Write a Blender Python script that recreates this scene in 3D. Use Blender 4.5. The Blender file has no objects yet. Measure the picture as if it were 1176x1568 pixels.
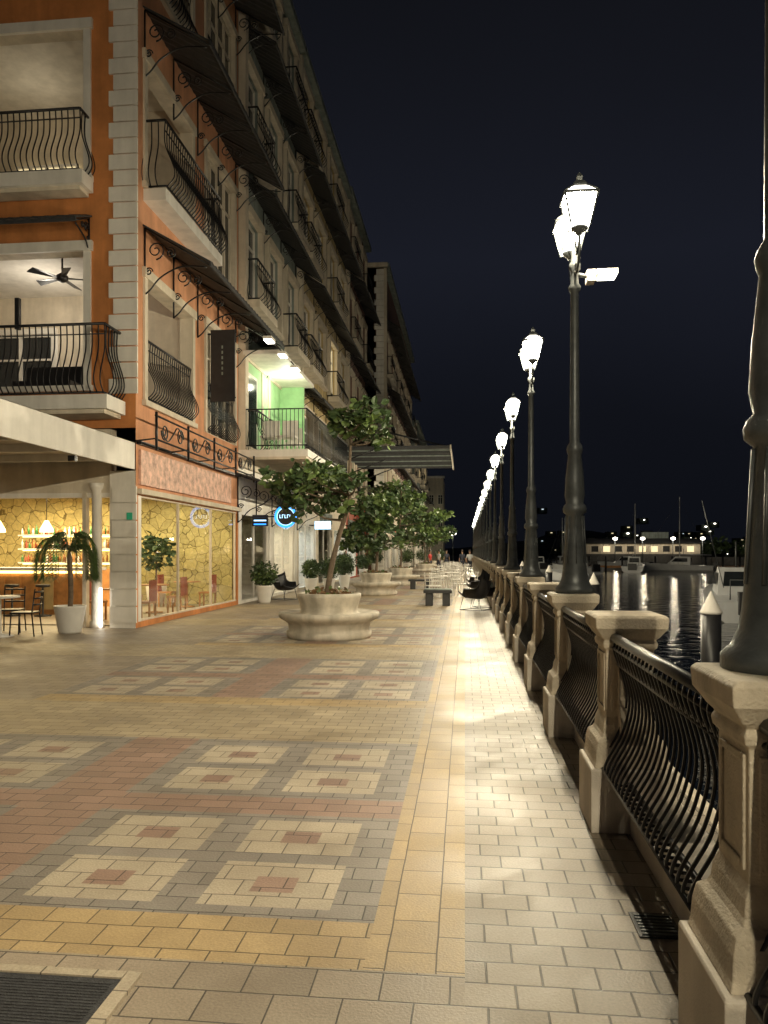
import bpy, math, random
from mathutils import Vector
R=random.Random(7)
scene=bpy.context.scene
COL=scene.collection
# ------------------------------------------------------------ materials
def nt(name):
    m=bpy.data.materials.new(name); m.use_nodes=True
    n=m.node_tree; b=n.nodes['Principled BSDF']; return m,n,b
def rgba(c): return (c[0],c[1],c[2],1)
def mat(name,col,rough=.7,scale=4,var=.25,bump=.0,bscale=60,metal=0,emit=None,estr=0,stain=0):
    m,n,b=nt(name); L=n.links.new
    tc=n.nodes.new('ShaderNodeTexCoord')
    no=n.nodes.new('ShaderNodeTexNoise'); no.inputs['Scale'].default_value=scale; no.inputs['Detail'].default_value=6; no.inputs['Roughness'].default_value=.65
    L(tc.outputs['Object'],no.inputs['Vector'])
    cr=n.nodes.new('ShaderNodeValToRGB'); cr.color_ramp.elements[0].position=.3; cr.color_ramp.elements[1].position=.7
    cr.color_ramp.elements[0].color=rgba([c*(1-var) for c in col]); cr.color_ramp.elements[1].color=rgba([min(1,c*(1+var)) for c in col])
    L(no.outputs['Fac'],cr.inputs['Fac'])
    out=cr.outputs['Color']
    if stain:
        mp=n.nodes.new('ShaderNodeMapping'); mp.inputs['Scale'].default_value=(3,3,.35)
        L(tc.outputs['Object'],mp.inputs['Vector'])
        n2=n.nodes.new('ShaderNodeTexNoise'); n2.inputs['Scale'].default_value=1.2; n2.inputs['Detail'].default_value=5
        L(mp.outputs[0],n2.inputs['Vector'])
        r2=n.nodes.new('ShaderNodeValToRGB'); r2.color_ramp.elements[0].position=.35; r2.color_ramp.elements[1].position=.6
        r2.color_ramp.elements[0].color=(1-stain,1-stain,1-stain*1.05,1); r2.color_ramp.elements[1].color=(1,1,1,1)
        L(n2.outputs['Fac'],r2.inputs['Fac'])
        mx=n.nodes.new('ShaderNodeMix'); mx.data_type='RGBA'; mx.blend_type='MULTIPLY'; mx.inputs['Factor'].default_value=1
        L(out,mx.inputs['A']); L(r2.outputs['Color'],mx.inputs['B']); out=mx.outputs['Result']
    L(out,b.inputs['Base Color'])
    b.inputs['Roughness'].default_value=rough; b.inputs['Metallic'].default_value=metal
    if bump:
        nb=n.nodes.new('ShaderNodeTexNoise'); nb.inputs['Scale'].default_value=bscale; nb.inputs['Detail'].default_value=4
        L(tc.outputs['Object'],nb.inputs['Vector'])
        bp=n.nodes.new('ShaderNodeBump'); bp.inputs['Strength'].default_value=bump; bp.inputs['Distance'].default_value=.01
        L(nb.outputs['Fac'],bp.inputs['Height']); L(bp.outputs['Normal'],b.inputs['Normal'])
    if emit:
        b.inputs['Emission Color'].default_value=rgba(emit); b.inputs['Emission Strength'].default_value=estr
    return m
def paver(name,col,bw=.206,bh=.135,ox=0,oy=0,mort=.008,var=.16,rot=0):
    m,n,b=nt(name); L=n.links.new
    tc=n.nodes.new('ShaderNodeTexCoord'); mp=n.nodes.new('ShaderNodeMapping'); mp.inputs['Location'].default_value=(ox+20,oy+20,0)
    mp.inputs['Rotation'].default_value=(0,0,rot)
    L(tc.outputs['Object'],mp.inputs['Vector'])
    wn=n.nodes.new('ShaderNodeTexNoise'); wn.inputs['Scale'].default_value=3; L(mp.outputs[0],wn.inputs['Vector'])
    wa=n.nodes.new('ShaderNodeMix'); wa.data_type='VECTOR'; wa.inputs['Factor'].default_value=.01
    L(mp.outputs[0],wa.inputs['A']); L(wn.outputs['Color'],wa.inputs['B'])
    br=n.nodes.new('ShaderNodeTexBrick'); br.inputs['Scale'].default_value=1; br.inputs['Brick Width'].default_value=bw; br.inputs['Row Height'].default_value=bh
    br.inputs['Mortar Size'].default_value=mort*.5; br.inputs['Mortar Smooth'].default_value=.5; br.offset=.5
    br.inputs['Color1'].default_value=rgba([c*(1-var) for c in col]); br.inputs['Color2'].default_value=rgba([c*(1+var) for c in col])
    br.inputs['Mortar'].default_value=rgba([c*.24 for c in col])
    L(wa.outputs['Result'],br.inputs['Vector'])
    no=n.nodes.new('ShaderNodeTexNoise'); no.inputs['Scale'].default_value=1.1; no.inputs['Detail'].default_value=8; no.inputs['Roughness'].default_value=.7
    L(tc.outputs['Object'],no.inputs['Vector'])
    cr=n.nodes.new('ShaderNodeValToRGB'); cr.color_ramp.elements[0].position=.3; cr.color_ramp.elements[1].position=.68
    cr.color_ramp.elements[0].color=(.64,.61,.58,1); cr.color_ramp.elements[1].color=(1.1,1.1,1.1,1)
    L(no.outputs['Fac'],cr.inputs['Fac'])
    rr=n.nodes.new('ShaderNodeMapRange'); rr.inputs['From Min'].default_value=.3; rr.inputs['From Max'].default_value=.7; rr.inputs['To Min'].default_value=.38; rr.inputs['To Max'].default_value=.68
    L(no.outputs['Fac'],rr.inputs['Value']); L(rr.outputs['Result'],b.inputs['Roughness'])
    fn=n.nodes.new('ShaderNodeTexNoise'); fn.inputs['Scale'].default_value=90; fn.inputs['Detail'].default_value=3
    L(tc.outputs['Object'],fn.inputs['Vector'])
    fr=n.nodes.new('ShaderNodeMapRange'); fr.inputs['To Min'].default_value=.66; fr.inputs['To Max'].default_value=1.34
    L(fn.outputs['Fac'],fr.inputs['Value'])
    m1=n.nodes.new('ShaderNodeMix'); m1.data_type='RGBA'; m1.blend_type='MULTIPLY'; m1.inputs['Factor'].default_value=1
    L(br.outputs['Color'],m1.inputs['A']); L(cr.outputs['Color'],m1.inputs['B'])
    m2=n.nodes.new('ShaderNodeMix'); m2.data_type='RGBA'; m2.blend_type='MULTIPLY'; m2.inputs['Factor'].default_value=1
    L(m1.outputs['Result'],m2.inputs['A']); L(fr.outputs['Result'],m2.inputs['B'])
    L(m2.outputs['Result'],b.inputs['Base Color'])
    inv=n.nodes.new('ShaderNodeMath'); inv.operation='MULTIPLY_ADD'; inv.inputs[1].default_value=-1; 
    L(br.outputs['Fac'],inv.inputs[0]); 
    fm=n.nodes.new('ShaderNodeMath'); fm.operation='MULTIPLY'; fm.inputs[1].default_value=.35; L(fn.outputs['Fac'],fm.inputs[0]); L(fm.outputs[0],inv.inputs[2])
    bp=n.nodes.new('ShaderNodeBump'); bp.inputs['Strength'].default_value=.6; bp.inputs['Distance'].default_value=.009
    L(inv.outputs[0],bp.inputs['Height']); L(bp.outputs['Normal'],b.inputs['Normal'])
    return m
def nosample(m):
    try: m.cycles.emission_sampling='NONE'
    except Exception: pass
    return m
def emis(name,col,s):
    m,n,b=nt(name); b.inputs['Base Color'].default_value=rgba([c*.5 for c in col]); b.inputs['Emission Color'].default_value=rgba(col); b.inputs['Emission Strength'].default_value=s; return nosample(m)
def glassmat(name,gl=.12,rough=.02,tint=(.9,.95,.93),emit=None,es=0):
    m=bpy.data.materials.new(name); m.use_nodes=True; n=m.node_tree; n.nodes.clear(); L=n.links.new
    o=n.nodes.new('ShaderNodeOutputMaterial'); t=n.nodes.new('ShaderNodeBsdfTransparent'); t.inputs[0].default_value=rgba(tint)
    if emit:
        e=n.nodes.new('ShaderNodeEmission'); e.inputs[0].default_value=rgba(emit); e.inputs[1].default_value=es
        a=n.nodes.new('ShaderNodeAddShader'); L(t.outputs[0],a.inputs[0]); L(e.outputs[0],a.inputs[1]); L(a.outputs[0],o.inputs[0]); return nosample(m)
    g=n.nodes.new('ShaderNodeBsdfGlossy'); g.inputs['Roughness'].default_value=rough
    fz=n.nodes.new('ShaderNodeFresnel'); fz.inputs[0].default_value=1.5
    ad=n.nodes.new('ShaderNodeMath'); ad.operation='ADD'; ad.inputs[1].default_value=gl; ad.use_clamp=True; L(fz.outputs[0],ad.inputs[0])
    x=n.nodes.new('ShaderNodeMixShader'); L(ad.outputs[0],x.inputs[0]); L(t.outputs[0],x.inputs[1]); L(g.outputs[0],x.inputs[2]); L(x.outputs[0],o.inputs[0]); return m
def stonewall(name,col,sc=3.6):
    m,n,b=nt(name); L=n.links.new
    tc=n.nodes.new('ShaderNodeTexCoord')
    wn=n.nodes.new('ShaderNodeTexNoise'); wn.inputs['Scale'].default_value=5; L(tc.outputs['Object'],wn.inputs['Vector'])
    wa=n.nodes.new('ShaderNodeMix'); wa.data_type='VECTOR'; wa.inputs['Factor'].default_value=.08; L(tc.outputs['Object'],wa.inputs['A']); L(wn.outputs['Color'],wa.inputs['B'])
    v=n.nodes.new('ShaderNodeTexVoronoi'); v.feature='DISTANCE_TO_EDGE'; v.inputs['Scale'].default_value=sc; L(wa.outputs['Result'],v.inputs['Vector'])
    v2=n.nodes.new('ShaderNodeTexVoronoi'); v2.inputs['Scale'].default_value=sc; L(wa.outputs['Result'],v2.inputs['Vector'])
    cr=n.nodes.new('ShaderNodeValToRGB'); cr.color_ramp.elements[0].position=.006; cr.color_ramp.elements[1].position=.035
    cr.color_ramp.elements[0].color=(.28,.25,.17,1); cr.color_ramp.elements[1].color=(1,1,1,1); L(v.outputs['Distance'],cr.inputs['Fac'])
    sp=n.nodes.new('ShaderNodeSeparateColor'); L(v2.outputs['Color'],sp.inputs[0])
    c2=n.nodes.new('ShaderNodeValToRGB'); c2.color_ramp.elements[0].color=rgba([c*.72 for c in col]); c2.color_ramp.elements[1].color=rgba(col); L(sp.outputs[0],c2.inputs['Fac'])
    fn=n.nodes.new('ShaderNodeTexNoise'); fn.inputs['Scale'].default_value=14; fn.inputs['Detail'].default_value=6; L(tc.outputs['Object'],fn.inputs['Vector'])
    fr=n.nodes.new('ShaderNodeMapRange'); fr.inputs['To Min'].default_value=.55; fr.inputs['To Max'].default_value=1.3; L(fn.outputs['Fac'],fr.inputs['Value'])
    m0=n.nodes.new('ShaderNodeMix'); m0.data_type='RGBA'; m0.blend_type='MULTIPLY'; m0.inputs['Factor'].default_value=1; L(c2.outputs['Color'],m0.inputs['A']); L(fr.outputs['Result'],m0.inputs['B'])
    mx=n.nodes.new('ShaderNodeMix'); mx.data_type='RGBA'; mx.blend_type='MULTIPLY'; mx.inputs['Factor'].default_value=1
    L(m0.outputs['Result'],mx.inputs['A']); L(cr.outputs['Color'],mx.inputs['B']); L(mx.outputs['Result'],b.inputs['Base Color'])
    b.inputs['Roughness'].default_value=.7
    bp=n.nodes.new('ShaderNodeBump'); bp.inputs['Strength'].default_value=.5; bp.inputs['Distance'].default_value=.03; L(cr.outputs['Color'],bp.inputs['Height']); L(bp.outputs['Normal'],b.inputs['Normal'])
    return m
M={}
M['stone']=mat('cast_stone',(.60,.52,.405),.75,5,.2,.7,70,stain=.28)
M['white_stone']=mat('white_plinth_paint',(.70,.63,.54),.7,3,.12,.3,120,stain=.28)
M['iron']=mat('black_iron',(.018,.018,.02),.38,9,.3,.15,60,metal=.4)
M['lampmetal']=mat('grey_green_lamp_metal',(.085,.092,.095),.42,8,.3,.2,50,metal=.35)
M['orange']=mat('orange_stucco',(.60,.23,.07),.85,1.6,.2,.3,120,stain=.22)
M['orange2']=mat('salmon_stucco',(.64,.31,.165),.85,1.6,.14,.3,120,stain=.22)
M['cream']=mat('cream_render',(.66,.58,.46),.8,3,.1,.2,90,stain=.18)
M['whitep']=mat('white_paint',(.80,.76,.69),.6,3,.07,.1,90,stain=.14)
M['grey']=mat('grey_render',(.24,.28,.26),.85,1.5,.2,.2,90,stain=.3)
M['green']=mat('green_render',(.34,.58,.30),.8,2,.15,.2,90)
M['yellowr']=mat('ochre_render',(.52,.4,.2),.85,1.5,.2,.2,90,stain=.3)
M['redr']=mat('brick_red_render',(.4,.1,.06),.85,1.5,.2,.2,90,stain=.25)
M['brownr']=mat('dark_brown_render',(.2,.1,.075),.85,1.5,.2,.2,90,stain=.25)
M['canopy']=mat('dark_canopy_sheet',(.04,.04,.042),.7,6,.3,.3,40)
M['dglass']=mat('dark_window_glass',(.02,.024,.028),.12,3,.3)
M['dark']=mat('dark_interior',(.03,.03,.03),.9)
M['glass']=glassmat('shop_glass',.06)
M['lglass']=glassmat('lantern_glass',emit=(1,.96,.86),es=8)
M['roof_glow']=emis('lantern_roof_glow',(1,.93,.8),2.5)  # opaque lantern roof given its own glow, so the lantern looks blown out
M['planter']=mat('planter_concrete',(.56,.5,.41),.7,4,.18,.4,60,stain=.35)
M['potwhite']=mat('white_pot_glaze',(.72,.69,.64),.45,3,.08,.1,80)
M['soil']=mat('soil',(.06,.04,.025),.95,20,.4,.8,40)
M['bark']=mat('bark',(.15,.11,.075),.9,14,.35,.8,50)
M['leaf']=mat('leaf_green',(.10,.15,.04),.5,5,.5)
M['leafd']=mat('leaf_dark_green',(.05,.085,.03),.5,5,.5)
M['leafb']=mat('leaf_brown',(.2,.11,.05),.6,5,.4)
M['mural']=mat('carved_stone_mural',(.66,.42,.33),.7,5,.5,1.0,9)
M['ystone']=stonewall('yellow_stone_wall',(.80,.68,.30))
M['wood']=mat('warm_wood',(.45,.22,.08),.45,6,.3)
M['blackpl']=mat('black_plastic',(.02,.02,.022),.4,6,.3)
M['bottle']=mat('bottle_amber',(.25,.12,.03),.15,12,.6)
M['bottleg']=mat('bottle_green',(.05,.2,.06),.15,12,.6)
M['led']=emis('led_warm',(1,.75,.25),6)
M['ledw']=emis('led_white',(1,.93,.8),9)
M['green_led']=emis('led_green',(.05,.5,.25),.15)
M['blue']=emis('neon_blue',(.03,.3,1),2.2)
M['bluew']=emis('neon_white_blue',(.45,.75,1),2.5)
M['winw']=emis('lit_window_warm',(1,.84,.5),1.0)
M['winc']=emis('lit_window_cool',(.75,.9,1),1.0)
M['floor']=mat('interior_floor_tile',(.35,.3,.24),.35,4,.15)
M['matb']=mat('rubber_mat',(.035,.035,.038),.85,30,.4,.8,120)
M['land']=mat('asphalt_ground',(.06,.058,.055),.9,2,.3,.3,60)
M['hill']=mat('hill_vegetation',(.02,.028,.02),.95,.1,.5)
M['hull']=mat('boat_hull_white',(.6,.61,.62),.3,2,.06)
M['skin']=mat('skin',(.42,.26,.18),.6); M['cloth']=mat('white_shirt',(.6,.6,.6),.8); M['clothd']=mat('dark_trousers',(.04,.045,.07),.8); M['clothr']=mat('red_shirt',(.5,.05,.04),.8); M['hair']=mat('dark_hair',(.03,.02,.015),.6)
M['pv_grey']=paver('paver_grey',(.25,.222,.19))
M['pv_walk']=paver('paver_grey_walk',(.285,.24,.182),.205,.15,mort=.010)
M['pv_cream']=paver('paver_cream',(.44,.375,.28),.206,.165,var=.08)
M['pv_yel']=paver('paver_yellow',(.42,.305,.155),.2,.165,var=.12)
M['pv_ystrip']=paver('paver_yellow_strip',(.42,.305,.155),.26,.195,var=.11,rot=math.pi/2)
M['pv_red']=paver('paver_red',(.30,.195,.148),.206,.135,var=.14)
M['pv_tan']=paver('paver_tan',(.39,.315,.205),.206,.135,var=.13)
M['pv_out']=paver('paver_outer',(.31,.255,.19),.25,.18,var=.14)
# ------------------------------------------------------------ mesh builder
def catm(pts,n=5):
    P=[Vector(p) for p in pts]; out=[]
    for i in range(len(P)-1):
        p0=P[max(i-1,0)];p1=P[i];p2=P[i+1];p3=P[min(i+2,len(P)-1)]
        for k in range(n):
            t=k/n
            out.append(.5*((2*p1)+(p2-p0)*t+(2*p0-5*p1+4*p2-p3)*t*t+(3*p1-p0-3*p2+p3)*t**3))
    out.append(P[-1]); return out
class MB:
    def __init__(s,T=None): s.v=[];s.f=[];s.mi=[];s.sm=[];s.mats=[];s.T=T
    def add(s,vs,fs,m,smooth=False):
        if m not in s.mats: s.mats.append(m)
        k=s.mats.index(m); b=len(s.v)
        if s.T: vs=[s.T(*p) for p in vs]
        s.v.extend([tuple(p) for p in vs])
        for f in fs: s.f.append([b+i for i in f]); s.mi.append(k); s.sm.append(smooth)
    def box(s,x0,x1,y0,y1,z0,z1,m):
        s.add([(x0,y0,z0),(x1,y0,z0),(x1,y1,z0),(x0,y1,z0),(x0,y0,z1),(x1,y0,z1),(x1,y1,z1),(x0,y1,z1)],
              [(0,3,2,1),(4,5,6,7),(0,1,5,4),(1,2,6,5),(2,3,7,6),(3,0,4,7)],m)
    def quad(s,a,b,c,d,m): s.add([a,b,c,d],[(0,1,2,3)],m)
    def lathe(s,prof,cx,cy,m,seg=20,z=0,sq=False,smooth=True,sx=1,sy=1):
        if sq: seg=4; smooth=False
        vs=[];fs=[]
        for (r,h) in prof:
            for i in range(seg):
                a=2*math.pi*i/seg+(math.pi/4 if sq else 0); rr=r*(math.sqrt(2) if sq else 1)
                vs.append((cx+rr*math.cos(a)*sx,cy+rr*math.sin(a)*sy,z+h))
        for j in range(len(prof)-1):
            for i in range(seg):
                k=(i+1)%seg; fs.append((j*seg+i,j*seg+k,(j+1)*seg+k,(j+1)*seg+i))
        fs.append(tuple(range(seg))[::-1]); fs.append(tuple((len(prof)-1)*seg+i for i in range(seg)))
        s.add(vs,fs,m,smooth)
    def tube(s,pts,r,m,seg=5,smooth=True):
        P=[Vector(p) for p in pts]; n=len(P)
        if n<2: return
        rs=r if isinstance(r,(list,tuple)) else [r]*n
        vs=[];fs=[];up=None
        for i in range(n):
            t=(P[min(i+1,n-1)]-P[max(i-1,0)])
            if t.length<1e-9: t=Vector((0,0,1))
            t.normalize()
            if up is None:
                up=Vector((0,0,1)) if abs(t.z)<.9 else Vector((1,0,0))
            u=up-t*up.dot(t)
            if u.length<1e-4: u=t.orthogonal()
            u.normalize(); up=u; w=t.cross(u)
            for k in range(seg):
                a=2*math.pi*k/seg+math.pi/4; vs.append(P[i]+(u*math.cos(a)+w*math.sin(a))*rs[i])
        for i in range(n-1):
            for k in range(seg):
                q=(k+1)%seg; fs.append((i*seg+k,i*seg+q,(i+1)*seg+q,(i+1)*seg+k))
        fs.append(tuple(range(seg))[::-1]); fs.append(tuple((n-1)*seg+k for k in range(seg)))
        s.add(vs,fs,m,smooth)
    def leaves(s,c,rad,n,size,m,squash=.8,shell=.35):
        for _ in range(n):
            while 1:
                d=Vector((R.uniform(-1,1),R.uniform(-1,1),R.uniform(-1,1)))
                if shell<=d.length<=1: break
            p=Vector(c)+Vector((d.x*rad,d.y*rad,d.z*rad*squash))
            a=Vector((R.gauss(0,1),R.gauss(0,1),R.gauss(-.1,.5))).normalized(); b=a.orthogonal().normalized()
            b=(b*math.cos(R.uniform(0,6))+a.cross(b)*math.sin(R.uniform(0,6)))
            if b.length<.2: b=a.orthogonal()
            b.normalize(); l=size*R.uniform(.6,1.25); w=l*.36; up=a.cross(b)*l*.12
            s.add([p,p+a*l*.35+b*w+up,p+a*l*.75+b*w*.7+up,p+a*l,p+a*l*.75-b*w*.7+up,p+a*l*.35-b*w+up],[(0,1,2,3),(0,3,4,5)],m)
    def obj(s,name,parent=None,loc=(0,0,0),bevel=0,mesh_only=False):
        me=bpy.data.meshes.new(name); me.from_pydata(s.v,[],s.f)
        for m in s.mats: me.materials.append(M[m] if isinstance(m,str) else m)
        me.polygons.foreach_set('material_index',s.mi); me.polygons.foreach_set('use_smooth',s.sm); me.update()
        o=bpy.data.objects.new(name,me); COL.objects.link(o); o.location=loc
        if parent: o.parent=parent
        if bevel:
            b=o.modifiers.new('bevel','BEVEL'); b.width=bevel; b.segments=2; b.limit_method='ANGLE'; b.angle_limit=.6
        return o
def inst(me,name,loc,rz=0,bevel=0,sc=1,parent=None):
    o=bpy.data.objects.new(name,me); COL.objects.link(o); o.location=loc; o.rotation_euler[2]=rz; o.scale=(sc,sc,sc)
    if parent: o.parent=parent
    if bevel:
        b=o.modifiers.new('bevel','BEVEL'); b.width=bevel; b.segments=2; b.limit_method='ANGLE'; b.angle_limit=.6
    return o
def empty(name,loc=(0,0,0)):
    o=bpy.data.objects.new(name,None); COL.objects.link(o); o.location=loc; return o
def plight(name,loc,p,col,parent,r=.05):
    l=bpy.data.lights.new(name,'POINT'); l.energy=p; l.color=col; l.shadow_soft_size=r
    o=bpy.data.objects.new(name,l); COL.objects.link(o); o.location=loc
    if parent: o.parent=parent
    return o
def alight(name,loc,p,col,sx,sy,parent,rot=(0,0,0)):
    l=bpy.data.lights.new(name,'AREA'); l.energy=p; l.color=col; l.shape='RECTANGLE'; l.size=sx; l.size_y=sy
    o=bpy.data.objects.new(name,l); COL.objects.link(o); o.location=loc; o.rotation_euler=rot
    if parent: o.parent=parent
    return o
# ------------------------------------------------------------ ground, paving, water
g=MB(); g.box(-500,1.5,-60,700,-1.5,-.01,'land'); g.obj('ground')
xs=sorted(set([-18,-7.0,-4.65,-4.45,-4.243,-4.037,-3.83,-3.62,-3.413,-3.207,-3.0,-2.8,-2.25,-2.05,-1.843,-1.637,-1.43,-1.22,-1.013,-.807,-.6,-.39,0,1.45]))
def rowlist():
    out=[(-12,2.92,'near',0)]
    for k in range(0,26):
        b=3.39+4.95*k
        seq=[(b-.47,b-.1,'yel'),(b-.1,b,'gap'),(b,b+.15,'A0'),(b+.15,b+.32,'A1'),(b+.32,b+.49,'A2'),(b+.49,b+.61,'gap'),(b+.61,b+.76,'A0'),(b+.76,b+.93,'A1'),(b+.93,b+1.1,'A2'),(b+1.1,b+1.2,'gap'),(b+1.2,b+1.52,'red'),(b+1.52,b+1.65,'gap'),
             (b+1.65,b+1.8,'A0'),(b+1.8,b+1.97,'A1'),(b+1.97,b+2.15,'A2'),(b+2.15,b+2.3,'gap'),(b+2.3,b+2.45,'A0'),(b+2.45,b+2.62,'A1'),(b+2.62,b+2.8,'A2'),(b+2.8,b+3.0,'gap'),(b+3.0,b+4.48,'tan')]
        out+= [(a,c,t,k) for a,c,t in seq]
    return out
groups=[(-1.22,-.6),(-2.05,-1.43),(-3.62,-3.0),(-4.45,-3.83)]
def zone(x,t):
    if x>0: return 'pv_walk'
    if t=='near': return 'pv_out'
    if x>-.39: return 'pv_ystrip'
    if x<-4.65: return 'pv_out' if t!='tan' else 'pv_tan'
    if t=='yel': return 'pv_yel'
    if t=='tan': return 'pv_tan'
    if t=='red': return 'pv_red'
    if -2.8<x<-2.25: return 'pv_red'
    if t=='gap': return 'pv_grey'
    for a,c in groups:
        if a<x<c:
            if t=='A1' and abs(x-(a+c)/2)<.1: return 'pv_red'
            return 'pv_cream'
    return 'pv_grey'
g=MB()
for (y0,y1,t,k) in rowlist():
    for i in range(len(xs)-1):
        g.quad((xs[i],y0,0),(xs[i+1],y0,0),(xs[i+1],y1,0),(xs[i],y1,0),zone((xs[i]+xs[i+1])/2,t))
g.obj('pavement')
g=MB(); g.box(1.17,1.55,-12,128,-2,-.004,'stone'); g.obj('quay_wall')
g=MB(); g.box(-3.2,-1.27,.6,2.74,.0,.012,'matb')
for i in range(120): g.box(-3.18,-1.29,.62+i*.0175,.629+i*.0175,.012,.0145,'matb')
g.box(-3.25,-1.27,2.745,2.79,0,.016,'pv_cream'); g.box(-1.265,-1.21,.6,2.79,0,.016,'pv_cream')
g.obj('door_mat')
g=MB(); g.box(.72,.9,3.28,3.5,.001,.007,'iron')
for i in range(7): g.box(.735,.885,3.295+i*.028,3.307+i*.028,.007,.012,'lampmetal')
g.obj('drain_grate')
def water():
    m,n,b=nt('harbour_water'); L=n.links.new
    b.inputs['Base Color'].default_value=(.004,.006,.009,1); b.inputs['Roughness'].default_value=.06; b.inputs['IOR'].default_value=1.33
    tc=n.nodes.new('ShaderNodeTexCoord'); a=n.nodes.new('ShaderNodeTexNoise'); a.inputs['Scale'].default_value=1.8; a.inputs['Detail'].default_value=5
    L(tc.outputs['Object'],a.inputs['Vector']); bp=n.nodes.new('ShaderNodeBump'); bp.inputs['Strength'].default_value=.45; bp.inputs['Distance'].default_value=.08
    L(a.outputs['Fac'],bp.inputs['Height']); L(bp.outputs['Normal'],b.inputs['Normal']); return m
M['water']=water()
g=MB(); g.quad((1.5,-100,-.9),(900,-100,-.9),(900,900,-.9),(1.5,900,-.9),'water'); g.obj('water')
# ------------------------------------------------------------ balustrade
PX=.95
pedY=[2.45+2.26*k for k in range(-6,46)]
pb=MB()
prof=[(.235,0),(.235,.35),(.215,.37),(.205,.39),(.2,.46),(.19,.51),(.165,.53),(.155,.55),(.15,.6),(.135,.64),(.135,1.03),(.15,1.045),(.155,1.07),(.145,1.09),(.165,1.11),(.185,1.14),(.2,1.16),(.205,1.22),(.19,1.235)]
vsplit=[p for p in prof if p[1]<=.35]
pb.lathe(vsplit+[(.23,.362)],0,0,'white_stone',sq=True)
pb.lathe([(.213,.362)]+[p for p in prof if p[1]>.37],0,0,'stone',sq=True)
for sx,sy in ((1,0),(-1,0),(0,1),(0,-1)):
    def fb(a0,a1,z0,z1):
        if sx: pb.box(*(sorted((sx*.134,sx*.144))),a0,a1,z0,z1,'stone')
        else: pb.box(a0,a1,*(sorted((sy*.134,sy*.144))),z0,z1,'stone')
    fb(-.11,-.085,.67,1.01); fb(.085,.11,.67,1.01); fb(-.084,.084,.67,.695); fb(-.084,.084,.985,1.01)
for sy in (1,-1):
    sp=[(.0,.56),(.085,.57),(.1,.62),(.07,.68),(.045,.76),(.05,.86),(.03,.92),(0,.95)]
    sp=[(p.x,p.y) for p in catm([(a,b,0) for a,b in sp],4)]
    n=len(sp); vs=[];fs=[]
    for xx in (-.07,.07):
        for a,b in sp: vs.append((xx,sy*(.136+a),b))
    for i in range(n-1): fs.append((i,i+1,n+i+1,n+i))
    fs.append(tuple(range(n))); fs.append(tuple(range(2*n-1,n-1,-1)))
    pb.add(vs,fs,'stone')
first=pb.obj('balustrade_pedestal',loc=(PX,pedY[0],0),bevel=.006); pmesh=first.data
for y in pedY[1:]:
    inst(pmesh,'balustrade_pedestal',(PX,y,0),bevel=.006 if y<20 else 0)
g=MB(); 
for i in range(len(pedY)-1): g.box(.93,1.2,pedY[i]+.242,pedY[i+1]-.242,-.003,.2,'white_stone')
g.obj('kerb_wall')
rb=MB(); L0=.15; L1=2.26-.15
bar=catm([(-.09,0,1.09),(-.10,0,1.03),(-.055,0,.9),(-.03,0,.75),(-.07,0,.58),(-.15,0,.43),(-.165,0,.36),(-.12,0,.295),(-.02,0,.28)],4)
n=25
for i in range(n):
    y=L0+.04+(L1-L0-.08)*i/(n-1)
    rb.tube([(p.x,y,p.z) for p in bar],.0085,'iron',4)
    if i<n-1:
        yc=y+(L1-L0-.08)/(n-1)/2
        rb.tube([(-.08+.036*math.cos(a)*.15,yc+.036*math.cos(a),1.0+.036*math.sin(a)) for a in [k*math.pi/5 for k in range(11)]],.006,'iron',4)
def rail(mb,x,z,r,w=1):
    mb.tube([(x,L0,z),(x,L1,z)],r,'iron',8)
rail(rb,-.09,1.105,.028); rail(rb,-.095,1.045,.012); rail(rb,-.07,.95,.01); rail(rb,-.165,.36,.012); rail(rb,-.02,.28,.016)
rf=rb.obj('iron_railing',loc=(PX,pedY[0],0)); rmesh=rf.data
for y in pedY[1:-1]: inst(rmesh,'iron_railing',(PX,y,0))
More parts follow.
